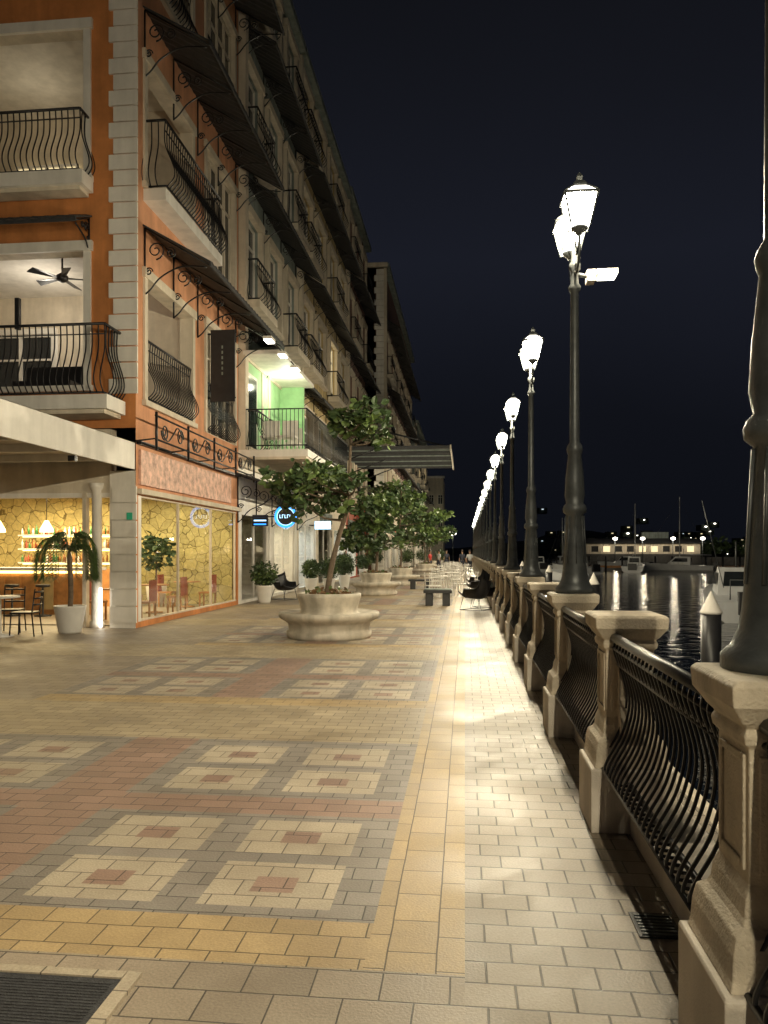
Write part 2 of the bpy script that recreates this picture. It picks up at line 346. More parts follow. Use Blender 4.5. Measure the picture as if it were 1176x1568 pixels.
# ------------------------------------------------------------ street lamps
lb=MB()
prof=[(.17,1.237),(.17,1.28),(.14,1.31),(.118,1.36),(.108,1.42),(.1,1.5),(.085,1.75),(.075,1.93),(.1,1.95),(.105,1.98),(.095,2.01),(.075,2.03),(.088,2.1),(.08,2.25),(.058,2.46),(.066,2.48),(.072,2.51),(.064,2.54),(.045,2.57),(.036,3.9),(.052,3.92),(.055,3.95),(.036,3.98),(.03,4.08),(.05,4.11),(.05,4.15),(.03,4.18),(.024,4.4),(.036,4.44),(.03,4.48),(.008,4.56)]
lb.lathe(prof,0,0,'lampmetal',20)
for k in range(8):
    a=k*math.pi/4; lb.tube([(.1*math.cos(a),.1*math.sin(a),1.5),(.078*math.cos(a),.078*math.sin(a),1.92)],.008,'lampmetal',4)
for s in (1,-1):
    lb.tube(catm([(0,0,4.1),(0,s*.12,4.04),(0,s*.24,4.1),(0,s*.28,4.2),(0,s*.28,4.33)]),.013,'lampmetal',6)
    lb.tube(catm([(0,0,4.3),(0,s*.08,4.33),(0,s*.15,4.27),(0,s*.12,4.2),(0,s*.07,4.22)]),.009,'lampmetal',5)
    c=(0,s*.28)
    lb.lathe([(.02,4.3),(.04,4.325),(.07,4.345),(.075,4.36)],c[0],c[1],'lampmetal',12)
    def sq(r0,r1,z0,z1,m):
        vs=[(c[0]+r*a,c[1]+r*b,z) for r,z in ((r0,z0),(r1,z1)) for a,b in ((-1,-1),(1,-1),(1,1),(-1,1))]
        lb.add(vs,[(0,1,5,4),(1,2,6,5),(2,3,7,6),(3,0,4,7)],m)
    sq(.075,.13,4.362,4.6,'lglass')
    sq(.13,.05,4.625,4.70,'roof_glow')
    for a,b in ((-1,-1),(1,-1),(1,1),(-1,1)): 
        lb.tube([(c[0]+.078*a,c[1]+.078*b,4.355),(c[0]+.134*a,c[1]+.134*b,4.605)],.01,'lampmetal',4)
        lb.tube([(c[0]+.134*a,c[1]+.134*b,4.625),(c[0]+.05*a,c[1]+.05*b,4.71)],.01,'lampmetal',4)
    for a,b,cc,dd in ((-1,-1,1,-1),(1,-1,1,1),(1,1,-1,1),(-1,1,-1,-1)): lb.tube([(c[0]+.138*a,c[1]+.138*b,4.612),(c[0]+.138*cc,c[1]+.138*dd,4.612)],.013,'lampmetal',4)
    lb.lathe([(.058,4.70),(.058,4.715),(.035,4.75),(.02,4.76),(.025,4.79),(.005,4.83)],c[0],c[1],'lampmetal',4,sq=True)
    lb.lathe([(.012,4.36),(.02,4.40),(.02,4.44),(.012,4.46)],c[0],c[1],'ledw',8)
lampcol=(1,.83,.60)
lo=lb.obj('street_lamp',loc=(PX+.02,-11.11,0)); lm=lo.data
lampY=[2.45+4.52*k for k in range(-4,20)]
P=370
lo.location.y=lampY[0]
for i,y in enumerate(lampY):
    if abs(y-2.45)<.1: y=2.5
    o=lo if i==0 else inst(lm,'street_lamp',(PX+.02,y,0))
    if -4<y<9:
        for s in (1,-1): plight('bulb',(0.0,s*.28,4.51),P,lampcol,o,.035)
    else: plight('bulb',(0.0,-.28 if y>0 else .28,4.51),P*2,lampcol,o,.035)
    if i==5:
        f=MB(); f.tube([(.03,0,4.06),(.12,-.02,4.03)],.02,'lampmetal',6); f.box(.1,.17,-.07,.05,3.98,4.08,'whitep'); f.box(.18,.36,-.09,.07,4.03,4.075,'whitep'); f.box(.2,.35,-.08,.06,4.02,4.028,'ledw'); f.obj('floodlight',parent=o)
# ------------------------------------------------------------ facades
def side(c): return lambda s,n,z:(c+n,s,z)
def front(c): return lambda s,n,z:(s,c-n,z)
def wall(b,s0,s1,z0,z1,ops,m,depth=.25,rev=None,n=0):
    ss=sorted(set([s0,s1]+[v for o in ops for v in o[:2]])); zs=sorted(set([z0,z1]+[v for o in ops for v in o[2:4]]))
    for i in range(len(ss)-1):
        for j in range(len(zs)-1):
            cs=(ss[i]+ss[i+1])/2; cz=(zs[j]+zs[j+1])/2
            if any(o[0]<cs<o[1] and o[2]<cz<o[3] for o in ops): continue
            b.quad((ss[i],n,zs[j]),(ss[i+1],n,zs[j]),(ss[i+1],n,zs[j+1]),(ss[i],n,zs[j+1]),m)
    r=rev or m
    for a,c,d,e in [o[:4] for o in ops]:
        b.quad((a,n,d),(a,n-depth,d),(a,n-depth,e),(a,n,e),r); b.quad((c,n,d),(c,n-depth,d),(c,n-depth,e),(c,n,e),r)
        b.quad((a,n,d),(c,n,d),(c,n-depth,d),(a,n-depth,d),r); b.quad((a,n,e),(c,n,e),(c,n-depth,e),(a,n-depth,e),r)
def room(b,a,c,d,e,n0,n1,m,fl='floor',cl='whitep',back=None,cwall=True):
    b.quad((a,n0,d),(a,n1,d),(a,n1,e),(a,n0,e),m)
    if cwall: b.quad((c,n0,d),(c,n1,d),(c,n1,e),(c,n0,e),m)
    b.quad((a,n1,d),(c,n1,d),(c,n1,e),(a,n1,e),back or m); b.quad((a,n0,d),(c,n0,d),(c,n1,d),(a,n1,d),fl); b.quad((a,n0,e),(c,n0,e),(c,n1,e),(a,n1,e),cl)
def frame(b,a,c,d,e,w=.14,p=.05,m='cream',sill=True):
    b.box(a-w,a-.002,.002,p,d,e,m); b.box(c+.002,c+w,.002,p,d,e,m); b.box(a-w-.04,c+w+.04,.002,p+.03,e+.001,e+w+.05,m)
    if sill: b.box(a-w-.05,c+w+.05,.002,p+.05,d-.12,d-.001,m)
def window(b,a,c,d,e,lit=None,fm='whitep',mull=1,n0=0):
    gl='dglass' if not lit else lit
    b.quad((a,n0-.16,d),(c,n0-.16,d),(c,n0-.16,e),(a,n0-.16,e),gl)
    t=.06
    b.box(a,a+t,n0-.155,n0-.09,d,e,fm); b.box(c-t,c,n0-.155,n0-.09,d,e,fm); b.box(a+t,c-t,n0-.155,n0-.09,e-t,e,fm); b.box(a+t,c-t,n0-.155,n0-.09,d,d+t,fm)
    for k in range(mull):
        x=a+(c-a)*(k+1)/(mull+1); b.box(x-.035,x+.035,n0-.154,n0-.08,d+t,e-t,fm)
    b.box(a+t,c-t,n0-.153,n0-.1,d+(e-d)*.72,d+(e-d)*.72+.05,fm)
def belly(b,a,c,n,z,h,ends=True,sp=.13,bulge=.16,wallm=0.0,m='iron'):
    pr=[(n-.03,z+h),(n-.05,z+h*.8),(n-.02,z+h*.6),(n+bulge,z+h*.3),(n+bulge,z+h*.14),(n,z+.02)]
    cv=[(p.x,p.y) for p in catm([(x,y,0) for x,y in pr],3)]
    k=max(2,int((c-a)/sp))
    for i in range(k+1):
        s=a+(c-a)*i/k; b.tube([(s,x,zz) for x,zz in cv],.014,m,4)
    b.tube([(a,n-.03,z+h),(c,n-.03,z+h)],.03,m,5); b.tube([(a,n,z+.04),(c,n,z+.04)],.022,m,5); b.tube([(a,n-.05,z+h*.86),(c,n-.05,z+h*.86)],.014,m,4)
    if ends:
        for s,dr in ((a,-1),(c,1)):
            kk=max(2,int((n-wallm)/sp))
            for i in range(kk):
                nn=wallm+(n-.05-wallm)*i/kk
                b.tube([(s+dr*(x-n)*.8,nn,zz) for x,zz in cv],.014,m,4)
            b.tube([(s,wallm,z+h),(s,n-.03,z+h)],.03,m,5); b.tube([(s,wallm,z+.04),(s,n,z+.04)],.022,m,5)
def spiral(b,c,r,plane,m='iron',turns=1.6,start=0,rad=.016,dirn=1):
    pts=[]
    for i in range(22):
        t=i/21; a=start+dirn*t*turns*2*math.pi; rr=r*(1-.8*t)
        x=rr*math.cos(a); y=rr*math.sin(a)
        pts.append((c[0],c[1]+x,c[2]+y) if plane=='nz' else (c[0]+x,c[1],c[2]+y))
    b.tube(pts,rad,m,4)
def canopy(b,a,c,z,out=1.5,drop=.85,br=1.7):
    k=max(3,int((c-a)/.25)); q=max(.45,min(1,out/1.4))
    vs=[];fs=[]
    for i in range(k*2+1):
        s=a+(c-a)*i/(k*2); dz=.03*(i%2)
        vs+= [(s,.01,z+dz),(s,out,z-drop+dz),(s,out,z-drop+dz-.035),(s,.01,z+dz-.035)]
    for i in range(k*2):
        o=i*4; fs+=[(o,o+4,o+5,o+1),(o+1,o+5,o+6,o+2),(o+2,o+6,o+7,o+3)]
    fs+=[(0,1,2,3),(k*8,k*8+3,k*8+2,k*8+1)]
    b.add(vs,fs,'canopy')
    b.box(a,c,out-.03,out+.01,z-drop-.1,z-drop-.037,'canopy')
    nb=max(2,int(round((c-a)/br))+1)
    for i in range(nb):
        s=a+.06+(c-a-.12)*i/(nb-1)
        b.tube([(s,.03,z-.06),(s,out-.05,z-drop-.06)],.022,'iron',4)
        b.tube([(s,.03,z-1.5*q),(s,.03,z-.06)],.022,'iron',4)
        b.tube(catm([(s,.04,z-1.48*q),(s,.16*q,z-1.38*q),(s,.4*q,z-1.12*q),(s,.85*q,z-.92*q),(s,out-.1,z-drop-.1)]),.018,'iron',4)
        spiral(b,(s,.27*q,z-.55*q),.2*q,'nz',start=-1.5); spiral(b,(s,.6*q,z-.62*q),.12*q,'nz',start=2,dirn=-1); spiral(b,(s,.12*q,z-1.0*q),.09*q,'nz',start=0)
def quoins(b,a,c,z0,z1,m='whitep',h=.335,inset=.06,p=.05,T2=None):
    z=z0;i=0
    while z+h<=z1+.01:
        d=inset if i%2 else 0
        b.box(a+d,c,.001,p,z+.014,z+h-.014,m); z+=h;i+=1
FX=-6.85; FY=15.47
FL=[4.73,9.4,14.07,18.74]
B1=empty('orange_apartment_building')
b=MB(side(FX))
Y0,Y1=FY,22.8
ops=[(Y0+.12,Y1-.15,.12,2.8)]
for z in FL: ops+=[(15.98,18.75,z+.12,z+2.75),(19.85,22.35,z+.05,z+2.9)]
wall(b,Y0,Y1,-.01,2.95,[ops[0]],'orange',.12)
wall(b,Y0,Y1,2.95,23.2,ops[1:],'orange2',.3,rev='cream')
b.box(Y0,Y1,-.3,.35,23.2,23.5,'whitep')
for i,z in enumerate(FL):
    frame(b,15.98,18.75,z+.12,z+2.75,w=.16); frame(b,19.85,22.35,z+.05,z+2.9,w=.14,m='cream',sill=False)
    if i in(0,2):
        belly(b,16.0,18.73,.02,z+.15,1.3,ends=False)
        belly(b,19.87,22.33,.02,z+.1,1.3,ends=False)
    else:
        b.box(15.85,19.7,.002,.5,z-.28,z-.02,'whitep'); belly(b,15.9,19.6,.5,z,1.45)
    window(b,19.85,22.35,z+.05,z+2.9,mull=3,fm='cream')
    if i<3: canopy(b,15.8,22.5,z+3.87)
b.box(15.6,21.9,.002,.06,3.02,3.76,'mural'); b.box(15.5,22.75,.002,.12,2.82,2.93,'cream')
b.box(15.5,22.75,.002,.1,3.86,3.93,'iron')
for zz in (3.93,4.42): b.tube([(15.3,.5,zz),(22.8,.5,zz-.06)],.022,'iron',5)
for i in range(5):
    s=15.35+i*1.85
    b.tube([(s,.5,3.7),(s,.5,4.5)],.03,'iron',5); b.tube([(s,.0,3.9),(s,.5,3.95)],.02,'iron',4)
    if i<4:
        spiral(b,(s+.45,.5,4.15),.2,'sz',start=3.1,rad=.016); spiral(b,(s+1.35,.5,4.15),.2,'sz',start=0,rad=.016); 
        b.tube(catm([(s+.25,.5,4.15),(s+.6,.5,3.97),(s+.95,.5,4.18),(s+1.2,.5,4.35),(s+1.55,.5,4.15)]),.016,'iron',4)
b.box(19.88,19.94,.12,.78,5.6,7.5,'blackpl'); b.tube([(19.91,0,7.4),(19.91,.8,7.4)],.025,'iron',5); b.tube([(19.91,0,5.7),(19.91,.8,5.7)],.025,'iron',5)
for k in range(6): b.box(19.872,19.878,.42,.46,6.3+k*.14,6.38+k*.14,'grey')
b.obj('side_facade',B1)
b=MB(side(FX))
a,c=Y0+.12,Y1-.15
b.quad((a,-.06,.16),(c,-.06,.16),(c,-.06,2.76),(a,-.06,2.76),'glass')
for s in (a+.02,a+2.4,a+4.8,c-.06): b.box(s-.02,s+.025,-.09,-.03,.16,2.76,'cream')
b.box(a,c,-.1,-.02,.0,.16,'cream'); b.box(a,c,-.1,-.02,2.76,2.8,'cream')
b.obj('shop_glazing',B1)
b=MB()
b.quad((-17,15.9,.02),(-6.98,15.9,.02),(-6.98,22.6,.02),(-17,22.6,.02),'floor')
b.quad((-17,15.6,3.25),(-6.98,15.6,3.25),(-6.98,22.6,3.25),(-17,22.6,3.25),'cream')
b.quad((-17,22.6,0),(-6.98,22.6,0),(-6.98,22.6,3.25),(-17,22.6,3.25),'ystone')
b.quad((-17,15.9,0),(-17,22.6,0),(-17,22.6,3.25),(-17,15.9,3.25),'ystone')
b.box(-12.4,-9.35,18.4,19.0,.02,1.12,'wood'); b.box(-12.5,-9.25,18.3,19.1,1.13,1.2,'potwhite'); b.box(-12.45,-9.3,18.32,18.36,1.06,1.12,'led')
for k in range(7): b.box(-12.35+k*.43,-12.02+k*.43,18.37,18.398,.15,.98,'yellowr' if k==4 else 'wood')
b.box(-13,-9.5,21.3,21.6,.02,1.1,'wood')
for zz in (1.3,1.7,2.1):
    b.box(-13,-9.5,21.25,21.6,zz-.04,zz,'potwhite'); b.box(-13,-9.5,21.5,21.55,zz-.07,zz-.045,'led')
    for q in range(2):
        x=-12.9+q*.03
        while x<-9.6:
            h=R.uniform(.18,.3); m=R.choice(['bottle','bottleg','potwhite','bottle','redr','wood'])
            b.lathe([(.035,0),(.035,h*.6),(.012,h*.75),(.012,h)],x,21.32+q*.12,m,6,z=zz); x+=R.uniform(.08,.14)
for x in (-11.9,-11.1,-10.3): # counter stools
    b.lathe([(.2,.02),(.2,.05),(.025,.07),(.025,.72),(.17,.74),(.17,.8)],x,17.9,'blackpl',12)
for (x,y) in ((-7.9,17.0),(-8.0,19.2),(-7.9,21.3)):
    b.lathe([(.22,.02),(.22,.05),(.03,.07),(.03,.72),(.38,.73),(.38,.76)],x,y,'wood',14)
    for dx in (-.6,.6): 
        b.box(x+dx-.2,x+dx+.2,y-.2,y+.2,.42,.47,'wood'); b.box(x+dx+(.17 if dx>0 else -.2),x+dx+(.2 if dx>0 else -.17),y-.2,y+.2,.47,.95,'redr')
        for u in (-.17,.17):
            for v in (-.17,.17): b.box(x+dx+u-.02,x+dx+u+.02,y+v-.02,y+v+.02,.02,.42,'wood')
for x in (-15.5,-13.5,-11.5,-9.5,-7.9):
    for y in (17,19.5,21.7): b.lathe([(.09,0),(.09,.02)],x,y,'ledw',12,z=3.22)
b.lathe([(.12,0),(.25,.2),(.3,.6),(.28,.62)],-8.9,21.5,'potwhite',16,z=.03); b.leaves((-8.9,21.5,1.6),.5,220,.2,'leafd',1.1,0); b.tube([(-8.9,21.5,.6),(-8.9,21.5,1.6)],.03,'bark')
for x,z in ((-10.6,2.1),(-11.9,2.1)): b.tube([(x,18.6,3.2),(x,18.6,z+.3)],.01,'iron',4); b.lathe([(.04,.3),(.16,.08),(.17,0),(.02,0)],x,18.6,'led',14,z=z)
b.obj('restaurant_interior',B1)
wc=(1,.78,.42)
alight('bar_light',(-11.5,19.8,3.15),380,wc,3,3,B1); alight('dining_light',(-8.3,19.6,3.15),110,(1,.83,.55),1.8,5,B1)
b=MB(front(FY))
F2=[]
for z in FL: F2.append((-12.5,-7.98,z+.37 if z<5 else z+.1,z+3.2))
wall(b,-17,FX,4.2,23.2,F2,'orange',.3,rev='cream')
for i,z in enumerate(FL):
    frame(b,-12.5,-7.98,F2[i][2],z+3.2,w=.16,m='whitep')
    room(b,-12.55,FX,z+.04,z+3.5,-.004,-3.55,'cream',cwall=False)
    e=-7.05 if i==0 else -7.75; out=.9 if i==0 else .55
    b.box(-13,e,.06,out,z-.28,z,'whitep'); b.box(-13,e-.1,.06,out-.1,z-.36,z-.281,'cream')
    belly(b,-13,e-.12,out-.12,z+.02,1.42 if i==0 else 1.3,bulge=.14)
    if i!=1: canopy(b,-13,-7.8,z+3.95,out=.7,drop=.3,br=2.6)
    if i==1: window(b,-11.6,-9.9,z+.1,z+2.2,lit='winw',n0=-3.3,mull=3)
    else: window(b,-12.4,-10.6,z+.1,z+2.5,n0=-3.35,mull=1); b.box(-12.5,-10.5,-3.5,-3.4,z+2.51,z+2.65,'whitep'); b.box(-10.59,-10.45,-3.5,-3.4,z+.1,z+2.5,'whitep')
quoins(b,-7.42,-6.80,4.9,23.2,inset=.1)
b.box(-17,FX,-.3,.35,23.2,23.5,'whitep')
quoins(b,-7.4,-6.82,.1,3.2,h=.36,inset=.05)
b.box(-7.42,-6.86,-.3,.0,0,3.3,'whitep')
b.box(-17,-7.43,-.35,-.1,2.85,4.2,'cream')
b.lathe([(.15,0),(.15,.12),(.11,.16),(.1,2.9),(.14,2.95),(.16,3.05)],-7.75,-.1,'whitep',16)
b.box(-8.05,-7.97,-.2,-.05,.0,2.85,'cream')
b.box(-7.6,-7.56,.06,.10,.02,.85,'ledw'); b.box(-7.02,-6.9,.052,.07,2.27,2.42,'green_led')
b.box(-17,-7.45,-.2,-.1,2.75,2.85,'whitep')
b.obj('front_facade',B1)
fc=Vector((-8.95,16.35,7.72)); b=MB(); b.tube([(fc.x,fc.y,8.22),(fc.x,fc.y,7.75)],.022,'iron',6); b.lathe([(.04,-.1),(.12,-.06),(.13,.04),(.05,.1)],fc.x,fc.y,'blackpl',12,z=fc.z)
for k in range(5):
    a=k*2*math.pi/5+.3; d=Vector((math.cos(a),math.sin(a),0)); q=Vector((-d.y,d.x,0)); h=Vector((0,0,.03))
    b.add([fc+d*.1-q*.05,fc+d*.1+q*.05,fc+d*.7+q*.1+h,fc+d*.75-q*.08-h],[(0,1,2,3)],'blackpl'); b.add([fc+d*.1-q*.05-h*.5,fc+d*.1+q*.05-h*.5,fc+d*.7+q*.1+h*.5,fc+d*.75-q*.08-h*1.5],[(0,1,2,3)],'blackpl')
b.box(-10.3,-8.9,16.6,17.4,5.12,5.5,'blackpl'); b.box(-10.3,-8.9,17.2,17.4,5.5,5.95,'blackpl')
b.box(-10.05,-9.95,16.3,16.4,6.6,7.3,'blackpl')
b.obj('loggia_furnishings',B1)
plight('loggia_lamp',(-10.0,17.4,7.3),46,(1,.9,.74),B1,.15); plight('loggia_lamp_upper',(-10.2,17.6,11.9),9,(1,.85,.6),B1,.15)
b=MB()
b.box(-6.9,-6.84,8.5,15.4,3.32,3.87,'whitep'); 
b.quad((-12,8.5,3.9),(-6.84,8.5,3.88),(-6.84,15.4,3.88),(-12,15.4,4.1),'whitep')
b.quad((-12,8.5,3.5),(-6.9,8.5,3.5),(-6.9,15.4,3.5),(-12,15.4,3.5),'cream')
for y in (10,11.4,12.8,14.2): b.box(-12,-6.91,y,y+.06,3.36,3.498,'whitep')
b.box(-6.96,-6.83,12.9,13.0,3.2,3.3,'iron')
b.obj('restaurant_awning')
def building(name,x,y0,y1,top,mm,floors=FL,win=2,ground='redr',seed=1,can=True,lit=0.1,shops=None):
    rr=random.Random(seed); E=empty(name); b=MB(side(x)); ops=[]; info=[]
    W=(y1-y0)/win
    for z in floors:
        if z+3>top: continue
        for k in range(win):
            a=y0+W*k+W*.2; c=y0+W*(k+1)-W*.2
            ops.append((a,c,z+.15,z+2.8)); info.append((z,k))
    wall(b,y0,y1,4.2,top,ops,mm,.25)
    for (a,c,d,e),(z,k) in zip(ops,info):
        frame(b,a,c,d,e,w=.22,p=.16,m='cream'); 
        window(b,a,c,d,e,lit=('winw' if rr.random()<lit else None),mull=1)
        if k%2==0: b.box(a-.3,c+.3,.06,.6,d-.45,d-.2,'cream'); belly(b,a-.25,c+.25,.55,d-.2,1.25,sp=.22)
    for z in floors:
        if z+4.2<top-2 and can: canopy(b,y0+.3,y1-.3,z+3.87,out=1.1,drop=.7,br=3)
    b.box(y0,y1,.002,.12,4.2,4.4,'cream'); b.box(y0-.05,y1+.05,-.3,.4,top,top+.3,'grey')
    b.box(y0+.02,y0+.35,.002,.22,4.42,top-.01,'cream')
    b.quad((y0,0,top+.25),(y1,0,top+.25),(y1,-9,top+.25),(y0,-9,top+.25),'grey')
    b.quad((y0,0,4.2),(y0,-9,4.2),(y0,-9,top),(y0,0,top),mm)
    b.quad((y1,0,0),(y1,-9,0),(y1,-9,top),(y1,0,top),mm)
    n=shops or win; W=(y1-y0)/n; so=[(y0+W*k+.35,y0+W*(k+1)-.35,.1,2.75) for k in range(n)]
    wall(b,y0,y1,-.01,4.2,so,ground,.2,rev='whitep')
    for k,(a,c,d,e) in enumerate(so):
        li=rr.random()<.75
        room(b,a,c,d,e,-.2,-3,'whitep' if li else 'cream')
        b.quad((a,-.12,d),(c,-.12,d),(c,-.12,e),(a,-.12,e),'glass')
        for s in (a+.03,(a+c)/2,c-.03): b.box(s-.03,s+.03,-.15,-.08,d,e,'whitep')
        if li: b.box(a+.5,c-.5,-1.8,-1.5,e-.1,e-.05,'ledw')
        for q in range(4):
            s=a+.3+(c-a-.6)*rr.random(); b.box(s-.2,s+.2,-2.7,-2.2,d,d+rr.uniform(.8,2),rr.choice(['redr','wood','yellowr','potwhite','grey']))
        if li and y0<50: alight('shop_light',(x-1.4,(a+c)/2,e-.12),60,(.85,.95,1) if k%2==0 else (1,.85,.6),1.2,c-a-1,E)
        if k%2==1 or y0>40: b.box(a+.4,c-.4,.01,.1,3.0,3.5,rr.choice(['wood','redr','grey','cream']))
    b.obj('facade',E); return E
B2=building('grey_green_apartment_building',FX,22.8,31,22,'grey',win=3,ground='whitep',seed=3,shops=2,lit=0)
B3=building('ochre_apartment_building',FX,31,44,22,'yellowr',win=4,ground='cream',seed=5,shops=3,lit=.08)
B4=building('brown_apartment_building',FX,44,53,22.4,'brownr',win=3,ground='redr',seed=6,shops=2,lit=0)
B5=building('quoined_corner_building',-5.6,53,80,21.3,'brownr',win=7,ground='cream',seed=8,shops=5,lit=.0)
b=MB(front(53)); b.quad((-9,0,0),(-5.6,0,0),(-5.6,0,21.3),(-9,0,21.3),'brownr'); quoins(b,-6.25,-5.58,.2,21.2,m='whitep',h=.42,inset=.14,p=.06); b.box(-9,-5.3,-.3,.2,21.3,21.6,'cream'); b.obj('end_wall',B5)
B6=building('low_cream_building',-5.2,80,104,15,'grey',floors=FL[:2],win=6,ground='cream',seed=9,can=True,lit=.1)
E=empty('cream_end_building'); b=MB(front(112)); ops=[(x,x+.7,z,z+1.4) for z in (5,8.5) for x in (-6.6,-5.2,-3.9)]
wall(b,-12,-3.1,0,12.3,ops,'cream'); 
for o in ops: window(b,*o); 
b.box(-12,-2.9,-.3,.3,12.3,12.6,'whitep'); b.box(-12,-3.1,-8,-.3,0,12.2,'cream'); b.obj('facade',E)
b=MB(side(FX))
T0=FL[0]
b.box(22.8,31,.002,2.15,T0-.25,T0-.03,'whitep'); b.box(22.8,31,.13,2.1,T0-.33,T0-.251,'cream')
b.box(27.6,27.75,.1,1.0,T0-.03,7.9,'green'); b.box(22.95,27.6,.09,.13,T0,7.6,'green') ; b.box(22.8,27.75,.14,1.35,7.6,7.72,'whitep')
b.box(23.2,24.4,.131,.15,T0+.1,7.2,'whitep'); b.box(23.3,24.3,.151,.16,T0+.15,7.1,'dglass')
for s in [22.85+i*.13 for i in range(63)]: b.tube([(s,2.1,T0),(s,2.1,T0+1.2)],.012,'iron',4)
for i in range(17): b.tube([(22.85,.1+i*.125,T0),(22.85,.1+i*.125,T0+1.2)],.012,'iron',4)
for zz in (T0+.1,T0+1.2): b.tube([(22.85,.1,zz),(22.85,2.1,zz),(31,2.1,zz)],.025,'iron',4)
for (s,n) in ((23.5,.8),(23.5,1.4),(25,1.2)):
    b.box(s-.3,s+.3,n-.25,n+.25,T0+.4,T0+.46,'whitep'); b.box(s+.25,s+.3,n-.25,n+.25,T0+.46,T0+1.0,'whitep')
    for u in (-.25,.25):
        for v in (-.2,.2): b.box(s+u-.02,s+u+.02,n+v-.02,n+v+.02,T0,T0+.4,'whitep')
canopy(b,22.6,31,3.98,out=1.4,drop=.45,br=2)
b.obj('green_terrace',B2)
plight('terrace_lamp',(-6.0,25.6,7.2),60,(.95,1,.75),B2,.1)
for i,(x,y,z) in enumerate(((-5.35,20.7,7.4),(-5.35,22.3,7.4),(-5.35,24.0,7.4))):
    f=MB(); f.box(x-.12,x+.12,y-.22,y+.22,z,z+.08,'whitep'); f.box(x-.1,x+.1,y-.2,y+.2,z-.03,z-.002,'ledw'); f.tube([(x,y,z+.08),(x-.2,y,z+.32)],.02,'iron'); o=f.obj('canopy_floodlight')
E=MB(); c=(-5.55,23.5,2.7)
def ring(b,c,r,t,m,n=32): b.tube([(c[0]+r*math.cos(k*2*math.pi/n),c[1],c[2]+r*math.sin(k*2*math.pi/n)) for k in range(n+1)],t,m,6)
vs=[(c[0]+.3*math.cos(k*math.pi/12),c[1]+.02,c[2]+.3*math.sin(k*math.pi/12)) for k in range(24)]; E.add(vs,[tuple(range(24))],'blackpl')
ring(E,c,.32,.035,'blue'); ring(E,c,.27,.01,'bluew')
for k in range(5): 
    x=c[0]-.19+k*.08; E.box(x,x+.015,c[1]-.02,c[1]-.005,c[2]-.05,c[2]+.06,'bluew'); E.box(x+.016,x+.055,c[1]-.02,c[1]-.005,c[2]+(.045 if k%2 else -.05),c[2]+(.06 if k%2 else -.035),'bluew')
E.box(c[0]-1.2,c[0]-.36,c[1]+.03,c[1]+.07,c[2]-.02,c[2]+.02,'iron'); E.obj('neon_ring_sign')
E=MB(); c=(-6.5,24.0,2.6); E.box(c[0]-.25,c[0]+.25,c[1],c[1]+.08,c[2]-.18,c[2]+.18,'blackpl')
for zz in (-.12,0,.12): E.box(c[0]-.2,c[0]+.2,c[1]-.012,c[1]-.002,c[2]+zz-.02,c[2]+zz+.02,'blue' if zz else 'bluew')
E.obj('neon_box_sign')
E=MB(); E.box(-6.6,-5.9,33.5,33.6,2.6,2.95,'bluew'); E.box(-6.85,-6.61,33.52,33.58,2.75,2.8,'iron'); E.obj('lit_shop_sign')
E=MB(); E.box(-6.4,-5.5,45,45.1,3.3,4.6,'redr'); E.box(-6.84,-6.41,45.02,45.08,4.3,4.4,'iron'); E.obj('red_hanging_sign')
b=MB()
for i in range(16):
    y=40+i*.62; b.box(-6.8,-.78,y,y+.615,7.05,7.09,'canopy' if i%2 else 'grey'); b.box(-6.8,-.78,y+.28,y+.33,6.98,7.045,'grey' if i%4==1 else 'canopy')
b.box(-.775,-.7,39.95,50,6.9,7.15,'cream'); b.box(-6.8,-.78,39.93,39.99,6.95,7.12,'canopy')
for y in (40.2,45,49.8): b.tube([(-6.85,y,8.6),(-1,y,7.1)],.05,'iron',6); b.tube([(-6.85,y,6.2),(-4.6,y,7.03)],.04,'iron',6)
b.obj('striped_awning')
# ------------------------------------------------------------ planters, trees, shrubs
def planter(x,y):
    b=MB(); b.lathe([(.78,0),(.8,.05),(.8,.12),(.76,.15),(.77,.27),(.82,.31),(.93,.37),(.95,.42),(.94,.47),(.9,.48),(.62,.45),(.56,.46),(.53,.5),(.55,.6),(.58,.7),(.6,.76),(.6,.82),(.54,.83),(.52,.76)],0,0,'planter',40)
    b.lathe([(.52,.74),(.0,.78)],0,0,'soil',20); b.leaves((0,0,.82),.5,160,.1,'leafb',.15,0); b.leaves((0,0,.84),.5,60,.1,'leaf',.15,0)
    return b.obj('round_planter',loc=(x,y,0),bevel=0)
def tree(x,y,base,blobs,trunk,seed,n=170,lsize=.17,dens=1):
    R.seed(seed); b=MB(); tp=catm(trunk,5); k=len(tp)
    b.tube(tp,[.06-.04*i/k for i in range(k)],'bark',8)
    for (cx,cy,cz,r) in blobs:
        st=min(tp,key=lambda p:(p.z-(cz-r*.9))**2); e=Vector((cx,cy,cz)); mid=(st+e)/2+Vector((R.uniform(-.08,.08),R.uniform(-.08,.08),-.06))
        cv=catm([st,mid,e],4); b.tube(cv,[.026-.018*i/len(cv) for i in range(len(cv))],'bark',5)
        for q in range(6):
            d=Vector((R.uniform(-1,1),R.uniform(-1,1),R.uniform(-.5,.8))).normalized()*r*1.1; b.tube([e,e+d*.5+Vector((0,0,.03)),e+d],.006,'bark',4)
            b.leaves(tuple(e+d*.9),r*.42,int(n*.09),lsize,'leaf' if R.random()<.6 else 'leafd',.8,0)
        b.leaves((cx,cy,cz),r,int(n*.22),lsize,'leafd',.7,.2)
    return b.obj('tree',loc=(x,y,base))
planter(-2.54,14.3)
bl=[]
R.seed(3)
